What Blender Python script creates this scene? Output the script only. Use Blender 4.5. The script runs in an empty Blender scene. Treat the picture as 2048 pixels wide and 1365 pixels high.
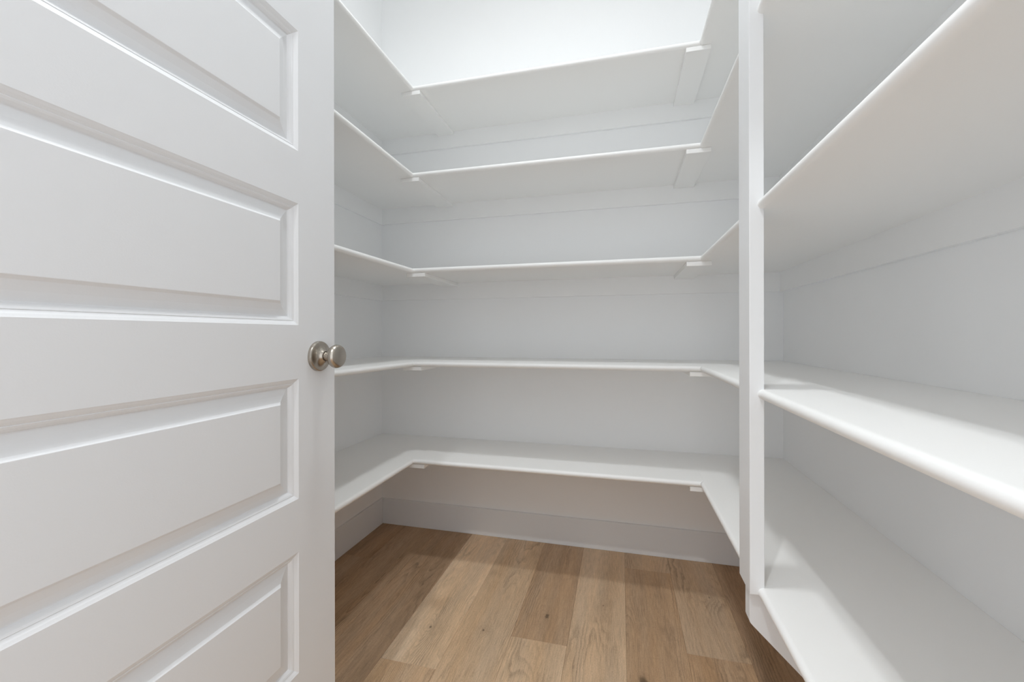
import bpy, bmesh, math, random
from mathutils import Vector, Matrix
random.seed(7)
C = bpy.context.scene.collection

# ------------------------------------------------------------------ camera
# room axes: X along the back wall, Y into the pantry, Z up; the photographer stands in the doorway
cam_d = bpy.data.cameras.new('camera')
cam_d.sensor_width = 36.0
cam_d.sensor_fit = 'HORIZONTAL'
F_PX, CY = 845.7, 669.2
cam_d.lens = F_PX / 2048 * 36.0
cam_d.shift_y = -(682.5 - CY) / 2048
cam_d.clip_start = 0.01
cam = bpy.data.objects.new('camera', cam_d)
C.objects.link(cam)
cam.location = (0, 0, 0.955)
cam.rotation_euler = (math.radians(90), math.radians(0.10), 0.2507)
bpy.context.scene.camera = cam

# ------------------------------------------------------------------ light
LIGHT_POS = (-0.32, 0.82)          # flush lamp on the pantry ceiling
KITCHEN_LIGHT = (-0.485, -0.68)    # recessed downlight in the room the photographer stands in
LAMP_STRENGTH = 93.0     # watts
DOWN_STRENGTH = 128.0
WORLD_STRENGTH = 1.62
sc = bpy.context.scene
sc.view_settings.view_transform = 'Standard'
sc.view_settings.look = 'None'
sc.view_settings.gamma = 1.0
sc.view_settings.use_curve_mapping = False
sc.view_settings.exposure = 0.05
sc.cycles.max_bounces = 16
sc.cycles.diffuse_bounces = 14                   # white paint passes light on many times
w = bpy.data.worlds.new('world')
sc.world = w
w.use_nodes = True
bg = w.node_tree.nodes['Background']
bg.inputs['Color'].default_value = (0.94, 0.968, 1.0, 1)      # daylit kitchen behind the doorway
bg.inputs['Strength'].default_value = WORLD_STRENGTH

def beam(name, x, y, power, radius, cone, col):
    d = bpy.data.lights.new(name, 'SPOT'); d.energy = power; d.shadow_soft_size = radius
    d.spot_size = math.radians(cone); d.spot_blend = 1.0; d.color = col
    o = bpy.data.objects.new(name, d); C.objects.link(o); o.location = (x, y, 3.05 - 0.013)
    return o
beam('pantry_lamp', *LIGHT_POS, LAMP_STRENGTH, 0.125, 156, (0.95, 0.985, 1.0))
beam('kitchen_lamp', *KITCHEN_LIGHT, DOWN_STRENGTH, 0.040, 150, (0.95, 0.985, 1.0))

# ------------------------------------------------------------------ materials
def new_mat(name):
    m = bpy.data.materials.new(name); m.use_nodes = True
    nt = m.node_tree
    return m, nt, nt.nodes['Principled BSDF']

def paint(name, col, rough, bump=0.02, scale=350.0, mottle=0.012, spec=0.5):
    m, nt, b = new_mat(name)
    n = nt.nodes; l = nt.links
    tc = n.new('ShaderNodeTexCoord')
    nz = n.new('ShaderNodeTexNoise'); nz.inputs['Scale'].default_value = 2.3; nz.inputs['Detail'].default_value = 3
    l.new(tc.outputs['Object'], nz.inputs['Vector'])
    rp = n.new('ShaderNodeMapRange'); rp.inputs['To Min'].default_value = 1 - mottle; rp.inputs['To Max'].default_value = 1 + mottle
    l.new(nz.outputs['Fac'], rp.inputs['Value'])
    mx = n.new('ShaderNodeVectorMath'); mx.operation = 'SCALE'
    mx.inputs[0].default_value = col
    l.new(rp.outputs['Result'], mx.inputs['Scale'])
    l.new(mx.outputs['Vector'], b.inputs['Base Color'])
    b.inputs['Roughness'].default_value = rough
    b.inputs['Specular IOR Level'].default_value = spec
    n2 = n.new('ShaderNodeTexNoise'); n2.inputs['Scale'].default_value = scale; n2.inputs['Detail'].default_value = 2
    l.new(tc.outputs['Object'], n2.inputs['Vector'])
    bp = n.new('ShaderNodeBump'); bp.inputs['Strength'].default_value = bump; bp.inputs['Distance'].default_value = 0.002
    l.new(n2.outputs['Fac'], bp.inputs['Height'])
    l.new(bp.outputs['Normal'], b.inputs['Normal'])
    return m

M_WALL = paint('wall_paint', (0.885, 0.892, 0.898), 0.85, 0.05, 220, spec=0.2)
M_CEIL = paint('ceiling_paint', (0.86, 0.86, 0.85), 0.9, 0.05, 200, spec=0.2)
M_SHELF = paint('shelf_paint', (0.895, 0.896, 0.888), 0.45, 0.03, 300, spec=0.35)
M_CLEAT = paint('cleat_paint', (0.885, 0.891, 0.893), 0.6, 0.03, 300, spec=0.3)
M_TRIM_COOL = paint('trim_paint_bounce_offset', (0.80, 0.82, 0.843), 0.5, 0.02, 300, spec=0.3)  # trim paint tinted cooler near the floor, cancelling its warm bounce light in the colour
M_TRIM = paint('trim_paint', (0.80, 0.81, 0.822), 0.42, 0.02, 300, spec=0.35)
M_DOOR = paint('door_paint', (0.78, 0.788, 0.803), 0.45, 0.04, 420, spec=0.35)

def metal():
    m, nt, b = new_mat('brushed_nickel')
    n = nt.nodes; l = nt.links
    b.inputs['Base Color'].default_value = (0.44, 0.40, 0.35, 1)
    b.inputs['Metallic'].default_value = 1.0
    tc = n.new('ShaderNodeTexCoord'); mp = n.new('ShaderNodeMapping'); mp.inputs['Scale'].default_value = (60, 900, 900)
    nz = n.new('ShaderNodeTexNoise'); nz.inputs['Scale'].default_value = 3
    l.new(tc.outputs['Object'], mp.inputs['Vector']); l.new(mp.outputs['Vector'], nz.inputs['Vector'])
    r = n.new('ShaderNodeMapRange'); r.inputs['To Min'].default_value = 0.20; r.inputs['To Max'].default_value = 0.32
    l.new(nz.outputs['Fac'], r.inputs['Value']); l.new(r.outputs['Result'], b.inputs['Roughness'])
    return m
M_METAL = metal()

def dark():
    m, nt, b = new_mat('dark_gap')
    n = nt.nodes; l = nt.links
    nz = n.new('ShaderNodeTexNoise'); nz.inputs['Scale'].default_value = 40
    cr = n.new('ShaderNodeValToRGB')
    cr.color_ramp.elements[0].color = (0.05, 0.035, 0.025, 1); cr.color_ramp.elements[1].color = (0.10, 0.07, 0.05, 1)
    l.new(nz.outputs['Fac'], cr.inputs['Fac']); l.new(cr.outputs['Color'], b.inputs['Base Color'])
    b.inputs['Roughness'].default_value = 0.7
    return m
M_DARK = dark()

def emitter(name, strength):
    m, nt, b = new_mat(name)
    b.inputs['Base Color'].default_value = (0.9, 0.9, 0.88, 1)
    b.inputs['Emission Color'].default_value = (1.0, 0.965, 0.90, 1)
    b.inputs['Emission Strength'].default_value = strength
    return m
M_GLOW = emitter('frosted_lit_glass', 4.0)
M_DOWN = emitter('lit_downlight_lens', 4.0)

def wood():
    m, nt, b = new_mat('oak_plank')
    n = nt.nodes; l = nt.links
    def math_(op, a, c=None, d=None):
        q = n.new('ShaderNodeMath'); q.operation = op
        for i, v in enumerate((a, c, d)):
            if v is None: continue
            if isinstance(v, (int, float)): q.inputs[i].default_value = v
            else: l.new(v, q.inputs[i])
        return q.outputs[0]
    def attr(name):
        a = n.new('ShaderNodeAttribute'); a.attribute_type = 'OBJECT'; a.attribute_name = name
        return a
    tc = n.new('ShaderNodeTexCoord')
    pos = tc.outputs['Object']
    off = attr('grain_offset').outputs['Vector']
    add = n.new('ShaderNodeVectorMath'); add.operation = 'ADD'
    l.new(pos, add.inputs[0]); l.new(off, add.inputs[1])
    P = add.outputs['Vector']
    def noise(scale3, sc_, detail=3, rough=0.55, dist=0.0):
        mp = n.new('ShaderNodeMapping'); mp.inputs['Scale'].default_value = scale3
        l.new(P, mp.inputs['Vector'])
        z = n.new('ShaderNodeTexNoise'); z.inputs['Scale'].default_value = sc_; z.inputs['Detail'].default_value = detail
        z.inputs['Roughness'].default_value = rough; z.inputs['Distortion'].default_value = dist
        l.new(mp.outputs['Vector'], z.inputs['Vector'])
        return z.outputs['Fac']
    # distance to the plank's own knot (a point given per plank)
    kn = attr('knot').outputs['Vector']
    sub = n.new('ShaderNodeVectorMath'); sub.operation = 'SUBTRACT'
    l.new(pos, sub.inputs[0]); l.new(kn, sub.inputs[1])
    wob = n.new('ShaderNodeTexNoise'); wob.inputs['Scale'].default_value = 55
    l.new(pos, wob.inputs['Vector'])
    mp = n.new('ShaderNodeMapping'); mp.inputs['Scale'].default_value = (1.0, 0.62, 0.0)
    l.new(sub.outputs['Vector'], mp.inputs['Vector'])
    ln = n.new('ShaderNodeVectorMath'); ln.operation = 'LENGTH'
    l.new(mp.outputs['Vector'], ln.inputs[0])
    kd = math_('ADD', ln.outputs['Value'], math_('MULTIPLY', math_('SUBTRACT', wob.outputs['Fac'], 0.5), 0.016))
    bend = math_('EXPONENT', math_('MULTIPLY', kd, -34.0))
    # growth-ring field: slow noise stretched along the board
    big = noise((6.0, 0.55, 1), 1.0, 1.0, 0.5, 0.2)
    med = noise((20, 5.0, 1), 1.0, 2.0, 0.5)
    fine = noise((60, 26, 1), 1.0, 2.0)
    fld = math_('ADD', math_('MULTIPLY', big, 46.0), math_('MULTIPLY', med, 2.2))
    fld = math_('ADD', fld, math_('MULTIPLY', bend, 6.0))
    fld = math_('ADD', fld, math_('MULTIPLY', fine, 0.9))
    ring = math_('FRACT', fld)
    ring = math_('MULTIPLY', math_('POWER', ring, 2.2), math_('MINIMUM', math_('MULTIPLY', math_('SUBTRACT', 1.0, ring), 5.0), 1.0))
    mask = noise((7, 1.6, 1), 1.3, 2.0)
    mm = n.new('ShaderNodeMapRange'); mm.inputs['From Min'].default_value = 0.46; mm.inputs['From Max'].default_value = 0.66
    l.new(mask, mm.inputs['Value'])
    mk = math_('ADD', math_('MULTIPLY', math_('MINIMUM', mm.outputs['Result'], 1.0), 0.85), 0.12)
    # strokes that break the lines up
    brk = noise((260, 24, 1), 1.0, 3.0, 0.6)
    ringm = math_('MULTIPLY', math_('MULTIPLY', ring, mk), math_('ADD', math_('MULTIPLY', brk, 1.6), -0.05))
    fib = noise((380, 22, 1), 1.0, 4.0, 0.65)
    fib2 = noise((130, 9, 1), 1.0, 3.0, 0.6)
    pore = noise((800, 160, 1), 1.0, 2.0, 0.7)
    # tone
    tone = attr('tone').outputs['Fac']; warm = attr('warm').outputs['Fac']
    cr = n.new('ShaderNodeMix'); cr.data_type = 'RGBA'
    cr.inputs[6].default_value = (0.31, 0.20, 0.122, 1)
    cr.inputs[7].default_value = (0.62, 0.475, 0.335, 1)
    l.new(tone, cr.inputs[0])
    wm = n.new('ShaderNodeMix'); wm.data_type = 'RGBA'; wm.blend_type = 'MULTIPLY'
    wm.inputs[7].default_value = (1.03, 0.915, 0.775, 1)
    wv = noise((8, 0.8, 1), 1.7, 2.0)
    wf = math_('ADD', math_('MULTIPLY', warm, 0.55), math_('MULTIPLY', math_('SUBTRACT', wv, 0.38), 2.0))
    wf = math_('MAXIMUM', math_('MINIMUM', wf, 1.0), 0.0)
    l.new(wf, wm.inputs[0]); l.new(cr.outputs[2], wm.inputs[6])
    v = math_('MULTIPLY', ringm, -0.85)
    v = math_('ADD', v, math_('MULTIPLY', math_('SUBTRACT', fib, 0.5), 0.85))
    v = math_('ADD', v, math_('MULTIPLY', math_('SUBTRACT', fib2, 0.5), 0.45))
    v = math_('ADD', v, math_('MULTIPLY', math_('SUBTRACT', pore, 0.5), 0.75))
    slow = noise((11, 0.9, 1), 1.0, 2.0)
    v = math_('ADD', v, math_('MULTIPLY', math_('SUBTRACT', slow, 0.5), 0.75))
    v = math_('ADD', v, 1.09)
    # knot core and halo
    ks = attr('knot_size').outputs['Fac']
    kc = n.new('ShaderNodeMapRange'); kc.inputs['To Min'].default_value = 0.55; kc.inputs['To Max'].default_value = 0.0
    kc.interpolation_type = 'SMOOTHSTEP'
    l.new(kd, kc.inputs['Value']); l.new(math_('MULTIPLY', ks, 0.25), kc.inputs['From Min']); l.new(math_('MULTIPLY', ks, 0.95), kc.inputs['From Max'])
    v = math_('MULTIPLY', v, math_('SUBTRACT', 1.0, kc.outputs['Result']))
    v = math_('MULTIPLY', v, math_('SUBTRACT', 1.0, math_('MULTIPLY', bend, 0.14)))
    sc_ = n.new('ShaderNodeVectorMath'); sc_.operation = 'SCALE'
    l.new(wm.outputs[2], sc_.inputs[0]); l.new(v, sc_.inputs['Scale'])
    l.new(sc_.outputs['Vector'], b.inputs['Base Color'])
    b.inputs['Roughness'].default_value = 0.55
    b.inputs['Specular IOR Level'].default_value = 0.3
    bp = n.new('ShaderNodeBump'); bp.inputs['Strength'].default_value = 0.12; bp.inputs['Distance'].default_value = 0.001
    l.new(fib, bp.inputs['Height']); l.new(bp.outputs['Normal'], b.inputs['Normal'])
    return m
M_WOOD = wood()

# ------------------------------------------------------------------ helpers
def link(name, me, mat, parent=None):
    o = bpy.data.objects.new(name, me); C.objects.link(o)
    me.materials.append(mat)
    if parent: o.parent = parent
    return o

class MB:
    """collects vertices and faces of ONE mesh"""
    def __init__(s): s.v = []; s.f = []
    def add(s, vs, fs):
        b = len(s.v); s.v += [tuple(v) for v in vs]; s.f += [tuple(i + b for i in f) for f in fs]
    def box(s, x0, x1, y0, y1, z0, z1):
        s.add([(x0,y0,z0),(x1,y0,z0),(x1,y1,z0),(x0,y1,z0),(x0,y0,z1),(x1,y0,z1),(x1,y1,z1),(x0,y1,z1)],
              [(0,3,2,1),(4,5,6,7),(0,1,5,4),(1,2,6,5),(2,3,7,6),(3,0,4,7)])
    def prism(s, poly, axis, a0, a1):
        """poly: 2-D outline in the two other axes, extruded along axis"""
        n = len(poly)
        def P(p, a):
            if axis == 'x': return (a, p[0], p[1])
            if axis == 'y': return (p[0], a, p[1])
            return (p[0], p[1], a)
        s.add([P(p, a0) for p in poly] + [P(p, a1) for p in poly],
              [tuple(range(n)), tuple(range(2*n-1, n-1, -1))] + [(i, i+n, (i+1) % n + n, (i+1) % n) for i in range(n)])
    def build(s, name, mat, parent=None, bevel=0.0, segs=2, smooth=False, dz=None):
        me = bpy.data.meshes.new(name)
        vs = [(x, y, z + dz(x, y)) for x, y, z in s.v] if dz else s.v
        me.from_pydata(vs, [], s.f)
        bm = bmesh.new(); bm.from_mesh(me)
        bmesh.ops.recalc_face_normals(bm, faces=bm.faces)
        if bevel > 0:
            es = [e for e in bm.edges if len(e.link_faces) == 2 and e.calc_face_angle(0) > 0.5]
            bmesh.ops.bevel(bm, geom=es, offset=bevel, segments=segs, profile=0.5, affect='EDGES', clamp_overlap=True)
        if smooth:
            for f in bm.faces: f.smooth = True
        bm.to_mesh(me); bm.free()
        return link(name, me, mat, parent)

def box(name, x0, x1, y0, y1, z0, z1, mat, parent=None, bevel=0.0, **k):
    m = MB(); m.box(x0, x1, y0, y1, z0, z1); return m.build(name, mat, parent, bevel, **k)

def struct(o): o['kind'] = 'structure'; return o
def thing(name, loc, label, cat, group=None):
    o = bpy.data.objects.new(name, None); C.objects.link(o); o.location = loc
    o['label'] = label; o['category'] = cat
    if group: o['group'] = group
    o.empty_display_size = 0.05
    return o
def adopt(o, parent):
    """parent keeping world coordinates (parents only carry a translation)"""
    o.parent = parent; o.matrix_parent_inverse = Matrix.Translation(-parent.location)

# ------------------------------------------------------------------ dimensions (metres)
XL, XR, YB, YF = -1.176, 0.6353, 1.9205, 0.0
CEIL = 3.05
DL, DB, DR = 0.372, 0.3749, 0.3719
XJ, XI, YI = XL + DL, XR - DR, YB - DB           # front lines of the left, right and back shelves
T = 0.0195                                        # shelf thickness
R = 0.0116                                        # nosing depth
CLH, CLT, CL_L, CL_B = 0.0763, 0.016, 0.011, 0.013                          # wall cleats
BBH, BBT = 0.1275, 0.011                          # baseboard
LEVELS = [1.955, 1.6067, 1.222, 0.8454, 0.4529]   # shelf tops, highest first
DOOR_X, DOOR_T = -0.62, 0.035
OP0, OP1, OPH = -0.617, 0.201, 2.425              # doorway in the front wall
WT = 0.115
POST = (0.2485, 0.275, 0.931, 1.007)

# ------------------------------------------------------------------ room shell
struct(box('wall_back', XL - 0.1, XR + 0.1, YB, YB + 0.1, -0.05, CEIL, M_WALL))
struct(box('wall_left', XL - 0.1, XL, YF - WT, YB, -0.05, CEIL, M_WALL))
struct(box('wall_right', XR, XR + 0.1, YF - WT, YB, -0.05, CEIL, M_WALL))
wf = MB()
wf.box(XL, OP0 - 0.02, YF - WT, YF, -0.05, CEIL)
wf.box(OP1 + 0.02, XR, YF - WT, YF, -0.05, CEIL)
wf.box(OP0 - 0.02, OP1 + 0.02, YF - WT, YF, OPH + 0.02, CEIL)
struct(wf.build('wall_front', M_WALL))
struct(box('ceiling', XL - 0.1, XR + 0.1, -1.6, YB + 0.1, CEIL, CEIL + 0.08, M_CEIL))
# door lining and casing
jm = MB()
jm.box(OP0 - 0.02, OP0, YF - WT, YF, 0, OPH + 0.02)
jm.box(OP1, OP1 + 0.02, YF - WT, YF, 0, OPH + 0.02)
jm.box(OP0, OP1, YF - WT, YF, OPH, OPH + 0.02)
struct(jm.build('trim_1', M_TRIM))
cs = MB()
cs.box(OP1 + 0.006, OP1 + 0.066, YF, YF + 0.014, 0, OPH + 0.075)
cs.box(OP0 - 0.100, OP0 - 0.040, YF, YF + 0.014, 0, OPH + 0.075)
cs.box(OP0 - 0.040, OP1 + 0.006, YF, YF + 0.014, OPH + 0.012, OPH + 0.075)
struct(cs.build('trim_2', M_TRIM, bevel=0.002))

def baseboard(name, x0, x1, y0, y1):
    return struct(box(name, x0, x1, y0, y1, 0.0, BBH, M_TRIM_COOL, bevel=0.002))
baseboard('baseboard_back', XL + BBT, XR - BBT, YB - BBT, YB)
baseboard('baseboard_left', XL, XL + BBT, YF, YB)
baseboard('baseboard_right', XR - BBT, XR, YF, YB)

# ------------------------------------------------------------------ plank floor
slab = struct(box('floor', XL - 0.1, XR + 0.1, -1.6, YB + 0.1, -0.06, -0.006, M_DARK))
PW = 0.1758
cols = {   # column: (joint position along Y, {piece: (tone, warm)})   piece 0 = beyond the joint, 1 = nearer
    -7: (1.60, [(0.25, .3), (0.3, .3), (0.4, .3)]),
    -6: (0.62, [(0.34, .35), (0.4, .4), (0.4, .3)]),
    -5: (0.70, [(0.28, .15), (0.5, .4), (0.3, .5)]),
    -4: (1.113, [(0.88, .15), (0.62, .7), (0.5, .3)]),
    -3: (0.55, [(0.80, .45), (0.5, .4), (0.6, .3)]),
    -2: (1.295, [(0.38, .5), (0.80, .45), (0.4, .3)]),
    -1: (0.66, [(0.74, .15), (0.6, .3), (0.5, .4)]),
    0: (1.788, [(0.62, .1), (0.46, .75), (0.5, .2)]),
    1: (1.353, [(0.60, .05), (0.44, .8), (0.6, .2)]),
    2: (0.75, [(0.22, .5), (0.4, .5), (0.5, .3)]),
    3: (1.25, [(0.5, .3), (0.4, .3), (0.5, .3)]),
}
knots = {(-2, 0): (-0.241, 1.415, 0.0085), (0, 1): (0.060, 1.215, 0.017), (-3, 0): (-0.43, 1.30, 0.004),
         (1, 0): (0.31, 1.66, 0.004), (-1, 0): (-0.06, 1.52, 0.003), (2, 0): (0.47, 1.72, 0.006), (-4, 0): (-0.60, 1.27, 0.006)}
G = 0.00018
for k, (yj, tones) in cols.items():
    x0, x1 = 0.016 + PW * k, 0.016 + PW * (k + 1)
    x0, x1 = max(x0, XL + 0.001), min(x1, XR - 0.001)
    ends = [(yj, YB), (yj - 1.22, yj), (yj - 2.44, yj - 1.22), (yj - 3.66, yj - 2.44)]
    for i, (a, c) in enumerate(ends):
        a = max(a, -1.59)
        if c - a < 0.02: continue
        p = box('plank', x0 + G, x1 - G, a + G, c - G, -0.006, 0.0, M_WOOD, slab, bevel=0.0004, segs=1)
        p['tone'] = tones[min(i, 2)][0]; p['warm'] = tones[min(i, 2)][1]
        p['grain_offset'] = [random.uniform(-9, 9), random.uniform(-9, 9), 0.0]
        kx, ky, ksz = knots.get((k, i), (x0 + random.uniform(.03, .14), a - 3.0, 0.001))
        p['knot'] = [kx, ky, 0.0]; p['knot_size'] = ksz

# ------------------------------------------------------------------ shelves
def half_round(r, t, n=9):
    """(outward offset, height) pairs of the bull nose, bottom to top"""
    pts = [(0.0, -t / 2)]
    for i in range(n + 1):
        a = -math.pi / 2 + math.pi * i / n
        pts.append((r * 0.18 + r * 0.82 * math.cos(a), t / 2 * math.sin(a)))
    pts.append((0.0, t / 2))
    return pts
NP = half_round(R, T)
def nosing(mb, axis, c0, sgn, a0, a1, m0, m1, zc):
    """strip running along axis from a0 to a1, front towards sgn from c0; m: mitre slope at each end"""
    n = len(NP)
    vs = []
    for a, m in ((a0, m0), (a1, m1)):
        for o, h in NP:
            c = c0 + sgn * o
            vs.append((c, a + m * o, zc + h) if axis == 'y' else (a + m * o, c, zc + h))
    fs = [tuple(range(n)), tuple(range(2*n-1, n-1, -1))] + [(i, i+n, (i+1) % n + n, (i+1) % n) for i in range(n)]
    mb.add(vs, fs)

names = ['topmost', 'second from the top', 'middle', 'fourth from the top', 'lowest']
labels = [
    'highest U-shaped white pantry shelf, just under the brightly lit upper wall',
    'U-shaped white pantry shelf second from the top, seen from below',
    'middle U-shaped white pantry shelf, third from top, just above the door knob height',
    'U-shaped white pantry shelf level with the door knob, second from the floor',
    'lowest U-shaped white pantry shelf, nearest the baseboard and wood floor',
]
tiltL = [0.0, 0.018, -0.004, 0.010, -0.005]       # the left boards do not sit dead level
batL = [-0.817, -0.822, -0.796, -0.813, -0.800]
batR = [0.260, 0.260, 0.260, 0.270, 0.270]
for i, zt in enumerate(LEVELS):
    th = thing('pantry_shelf', (-0.27, YB - 0.02, zt - T), labels[i], 'shelf', 'U-shaped pantry shelves on three walls')
    kl = tiltL[i]
    dzl = (lambda x, y, kl=kl: kl * (YI - y) if y < YI else 0.0)
    z0, z1 = zt - T, zt
    # boards
    m = MB(); e = 0.0002
    for ya, yb_ in ((YF + 0.001, YI), (YI, YB - 0.0005)): pass
    pts = [YF + 0.001, YI, YB - 0.0005]
    vs = []; 
    for y in pts:
        vs += [(XL + .0005, y, z0), (XJ - R, y, z0), (XJ - R, y, z1), (XL + .0005, y, z1)]
    fs = [(0, 1, 2, 3), (8, 11, 10, 9)]
    for q in (0, 4):
        fs += [(q, q+4, q+5, q+1), (q+1, q+5, q+6, q+2), (q+2, q+6, q+7, q+3), (q+3, q+7, q+4, q)]
    m.add(vs, fs)
    adopt(m.build('shelf_board', M_SHELF, dz=dzl), th)
    adopt(box('shelf_board', XJ - R + e, XI + R - e, YI + R, YB - 0.0005, z0, z1, M_SHELF), th)
    adopt(box('shelf_board', XI + R, XR - .0005, YF + 0.001, YB - 0.0005, z0, z1, M_SHELF), th)
    # rounded front edges
    zc = zt - T / 2
    for kind in range(4):
        m = MB()
        if kind == 0: nosing(m, 'y', XJ - R, 1, YF + 0.001, YI + R, 0, -1, zc); mb_dz = dzl
        elif kind == 1: nosing(m, 'x', YI + R, -1, XJ - R, XI + R - (0.0015 if i in (0, 3, 4) else 0), 1, -1, zc); mb_dz = None
        elif kind == 2: nosing(m, 'y', XI + R, -1, POST[3], YI + R, 0, -1, zc); mb_dz = None
        else: nosing(m, 'y', XI + R, -1, YF + 0.001, POST[2], 0, 0, zc); mb_dz = None
        o = m.build('nosing', M_SHELF, smooth=False, dz=mb_dz)
        for f in o.data.polygons: f.use_smooth = len(f.vertices) == 4
        o.data.set_sharp_from_angle(angle=math.radians(40))
        adopt(o, th)
    # cleats on the three walls under the boards
    m = MB(); y0, y1 = YF + 0.001, YB - 0.0005
    vs = []
    for y in (y0, YI, y1):
        vs += [(XL + .0005, y, z0 - CLH), (XL + CL_L, y, z0 - CLH), (XL + CL_L, y, z0), (XL + .0005, y, z0)]
    m.add(vs, fs)
    adopt(m.build('cleat', M_CLEAT, dz=dzl), th)
    adopt(box('cleat', XL + CL_L, XR - CLT, YB - CL_B, YB - .0005, z0 - CLH, z0, M_CLEAT), th)
    adopt(box('cleat', XR - CLT, XR - .0005, y0, y1, z0 - CLH - 0.001, z0, M_CLEAT), th)
    # flat battens across the two seams
    for xc, w_ in ((batL[i], 0.080), (batR[i], 0.080)):
        adopt(box('seam_batten', xc - w_/2, xc + w_/2, YI + 0.004, YB - CL_B - 0.0003, z0 - 0.0155, z0 - 0.0002, M_SHELF, bevel=0.0008, segs=1), th)

# ------------------------------------------------------------------ support post and its bracket
pt_ = thing('support_post', (0.26, 0.97, 0.435), 'tall narrow white upright on the front edge of the right-hand shelves', 'post')
zb = LEVELS[4] - T + 0.004
adopt(box('upright', POST[0], POST[1], POST[2], POST[3], zb, CEIL - 0.0005, M_TRIM, bevel=0.0012, segs=2), pt_)
br = MB()
bz = LEVELS[4] - T - 0.0005
br.prism([(0.254, bz), (0.254, 0.371), (0.2556, 0.3665), (0.260, 0.3617), (XR - BBT - 0.001, max(0.002, 0.6217 - (XR - BBT - 0.001))), (XR - BBT - 0.001, BBH + 0.002), (XR - .002, BBH + 0.002), (XR - .002, bz - CLH), (XR - CLT - .001, bz - CLH), (XR - CLT - .001, bz)], 'y', 0.954, 0.983)
o = br.build('bracket', M_TRIM_COOL)
o['label'] = 'triangular board under the lowest shelf with its lower edge cut at 45 degrees'
adopt(o, pt_)

# ------------------------------------------------------------------ panelled door, open at right angles into the pantry
DX0, DX1 = DOOR_X - DOOR_T, DOOR_X
DY1 = 0.8184; DY0 = DY1 - 0.813
ST = 0.109
rows = [0.2822, 0.5207, 0.6285, 0.8676, 0.9741, 1.2157, 1.3202, 1.5595, 1.6640, 1.9030]
rows = [0.955 - (v - CY) / 1005.0 for v in (1345, 1103, 997, 757, 650, 407, 302, 62)] + [1.664, 1.903, 2.008, 2.247]
ZB, ZT = 0.012, 2.416
ya, yb = DY0 + ST, DY1 - ST
def frame_mesh():
    # one clean grid with five holes
    ys = [DY0, ya, yb, DY1]; zs = [ZB] + rows + [ZT]
    vs = []; fs = []
    idx = {}
    def V(s, a, b):
        k = (s, a, b)
        if k not in idx:
            idx[k] = len(vs); vs.append((DX1 if s else DX0, ys[a], zs[b]))
        return idx[k]
    solid = lambda a, b: not (a == 1 and b % 2 == 1)
    nz = len(zs) - 1
    for a in range(3):
        for b in range(nz):
            if not solid(a, b): continue
            fs.append((V(1, a, b), V(1, a+1, b), V(1, a+1, b+1), V(1, a, b+1)))
            fs.append((V(0, a, b), V(0, a, b+1), V(0, a+1, b+1), V(0, a+1, b)))
            for (da, db, e0, e1) in ((-1, 0, (a, b), (a, b+1)), (1, 0, (a+1, b+1), (a+1, b)), (0, -1, (a+1, b), (a, b)), (0, 1, (a, b+1), (a+1, b+1))):
                na, nb = a + da, b + db
                if 0 <= na < 3 and 0 <= nb < nz and solid(na, nb): continue
                fs.append((V(0, *e0), V(1, *e0), V(1, *e1), V(0, *e1)))
    m = MB(); m.add(vs, fs); return m
door = frame_mesh().build('door_1', M_DOOR)
struct(door)
# profile of the moulding: (distance in from the opening, depth below the face)
prof = [(0.0, 0.0), (0.0012, 0.0007), (0.0042, 0.0022), (0.0084, 0.0050), (0.0092, 0.0045), (0.0120, 0.0060), (0.0152, 0.0092), (0.0165, 0.0114), (0.0180, 0.0116), (0.0290, 0.0092), (0.0408, 0.0052), (0.0414, 0.0047), (0.0452, 0.0012), (0.0458, 0.0010)]
for j in range(6):
    z0, z1 = rows[2*j], rows[2*j+1]
    m = MB(); vs = []; fs = []
    for side in (1, 0):
        base = len(vs)
        for d, e in prof:
            x = DX1 - e if side else DX0 + e
            vs += [(x, ya + d, z0 + d), (x, yb - d, z0 + d), (x, yb - d, z1 - d), (x, ya + d, z1 - d)]
        for q in range(len(prof) - 1):
            for r_ in range(4):
                a = base + q*4 + r_; b2 = base + q*4 + (r_+1) % 4
                fs.append((a, b2, b2 + 4, a + 4))
        l_ = base + (len(prof) - 1) * 4
        fs.append((l_, l_+1, l_+2, l_+3))
    n_ = len(prof) * 4
    for r_ in range(4): fs.append((r_, (r_+1) % 4, (r_+1) % 4 + n_, r_ + n_))
    m.add(vs, fs)
    o = m.build('door_panel', M_DOOR, door)

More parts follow.
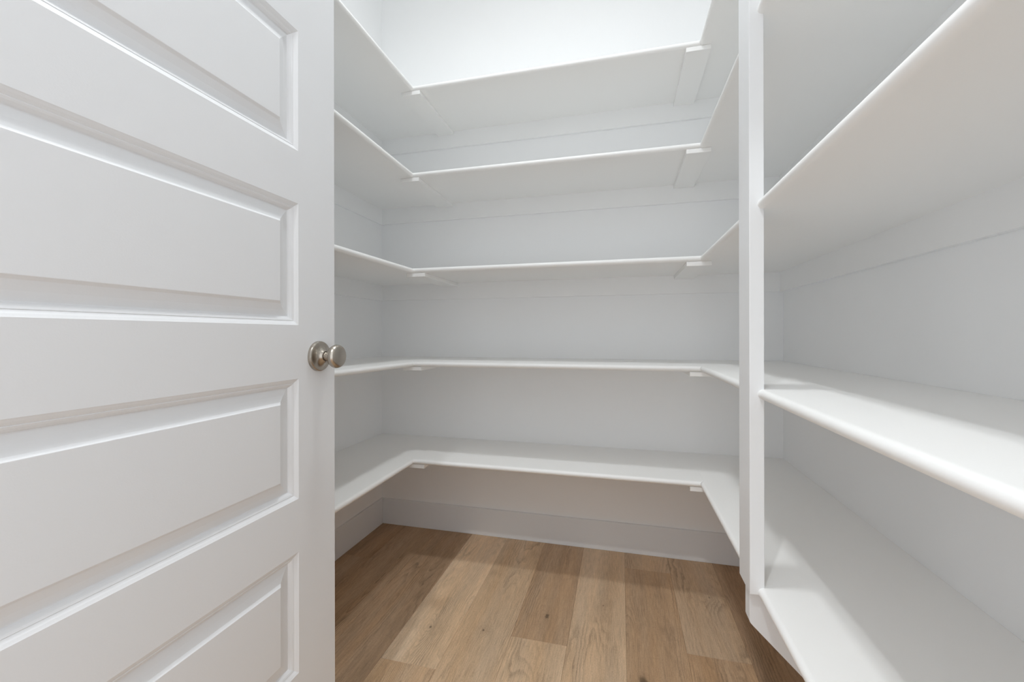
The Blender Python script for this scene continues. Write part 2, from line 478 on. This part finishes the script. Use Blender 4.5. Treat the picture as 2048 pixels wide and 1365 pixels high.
def lathe(name, prof_, mat, parent, origin, axis_sign=1, n=48, hard=30):
    """surface of revolution about the X axis; prof_: (distance along, radius)"""
    vs = []; fs = []
    for a, r_ in prof_:
        for i in range(n):
            t = 2 * math.pi * i / n
            vs.append((origin[0] + axis_sign * a, origin[1] + r_ * math.cos(t), origin[2] + r_ * math.sin(t)))
    for q in range(len(prof_) - 1):
        for i in range(n):
            fs.append((q*n + i, q*n + (i+1) % n, (q+1)*n + (i+1) % n, (q+1)*n + i))
    fs.append(tuple(range(n))); fs.append(tuple(range((len(prof_)-1)*n, len(prof_)*n)))
    m = MB(); m.add(vs, fs)
    o = m.build(name, mat, parent, smooth=True)
    o.data.set_sharp_from_angle(angle=math.radians(hard))
    return o
KY, KZ = DY1 - 0.0522, 0.9096
for sgn, x in ((1, DX1), (-1, DX0)):
    rs = lathe('rosette', [(0, 0.0318), (0.0045, 0.0318), (0.0065, 0.0310), (0.0078, 0.0295), (0.0082, 0.0280), (0.0088, 0.0245), (0.0100, 0.0205), (0.0122, 0.0166), (0.0152, 0.0136), (0.0182, 0.0119), (0.0190, 0.0110)], M_METAL, door, (x, KY, KZ), sgn, hard=25)
    rs['label'] = 'round brushed nickel rose plate on the door'
    lathe('knob_shank', [(0.0150, 0.0094), (0.0340, 0.0094)], M_METAL, rs, (x, KY, KZ), sgn)
    kp = [(0.0330, 0.0098), (0.0334, 0.0140), (0.0350, 0.0185), (0.0378, 0.0220), (0.0412, 0.0240), (0.0446, 0.0247), (0.0478, 0.0243),
          (0.0508, 0.0230), (0.0528, 0.0212), (0.0538, 0.0196), (0.0546, 0.0165), (0.0556, 0.0110), (0.0562, 0.0060), (0.0564, 0.0012)]
    lathe('gap_shade_disc', [(0.0186, 0.0103), (0.0194, 0.0103)], M_DARK, rs, (x, KY, KZ), sgn)  # dark disc painted in for the shade of the open gap around the shank
    kb = lathe('door_knob', kp, M_METAL, rs, (x, KY, KZ), sgn, hard=60)
    kb['label'] = 'brushed nickel round door knob with a flattened face'
o = box('latch_plate', DX0 + 0.005, DX1 - 0.005, DY1 - 0.0005, DY1 + 0.001, KZ - 0.029, KZ + 0.029, M_METAL, door)
for hz in (0.25, 0.95, 1.60, 2.22):
    h = box('hinge', DX1 - 0.032, DX1, DY0 - 0.0015, DY0 + 0.0, hz - 0.045, hz + 0.045, M_METAL, door)
    kn_ = MB()
    kn_.prism([(DX1 + 0.004 + 0.0055 * math.cos(a * math.pi / 8), DY0 - 0.006 + 0.0055 * math.sin(a * math.pi / 8)) for a in range(16)], 'z', hz - 0.045, hz + 0.045)
    kn_.build('hinge_knuckle', M_METAL, h)

# ------------------------------------------------------------------ recessed ceiling lights (both outside the frame)
def downlight(x, y, r, label, mat):
    root = thing('recessed_downlight', (x, y, CEIL), label, 'light')
    def ring(name, prof_, m_, n=40):
        vs = []; fs = []
        for z, q_ in prof_:
            for i in range(n):
                t = 2 * math.pi * i / n
                vs.append((x + q_ * math.cos(t), y + q_ * math.sin(t), z))
        for q in range(len(prof_) - 1):
            for i in range(n): fs.append((q*n + i, q*n + (i+1) % n, (q+1)*n + (i+1) % n, (q+1)*n + i))
        fs.append(tuple(range(n))); fs.append(tuple(range((len(prof_)-1)*n, len(prof_)*n)))
        m = MB(); m.add(vs, fs)
        o = m.build(name, m_, smooth=True); o.data.set_sharp_from_angle(angle=math.radians(35)); adopt(o, root)
    ring('trim_ring', [(CEIL - 0.0005, r + 0.02), (CEIL - 0.006, r + 0.018), (CEIL - 0.008, r + 0.004)], M_TRIM)
    ring('lens', [(CEIL - 0.0085, r), (CEIL - 0.0105, r - 0.002)], mat)
downlight(LIGHT_POS[0], LIGHT_POS[1], 0.125, 'round recessed downlight in the pantry ceiling, above the shelves', M_GLOW)
downlight(KITCHEN_LIGHT[0], KITCHEN_LIGHT[1], 0.060, 'small round recessed downlight in the ceiling outside the doorway', M_DOWN)
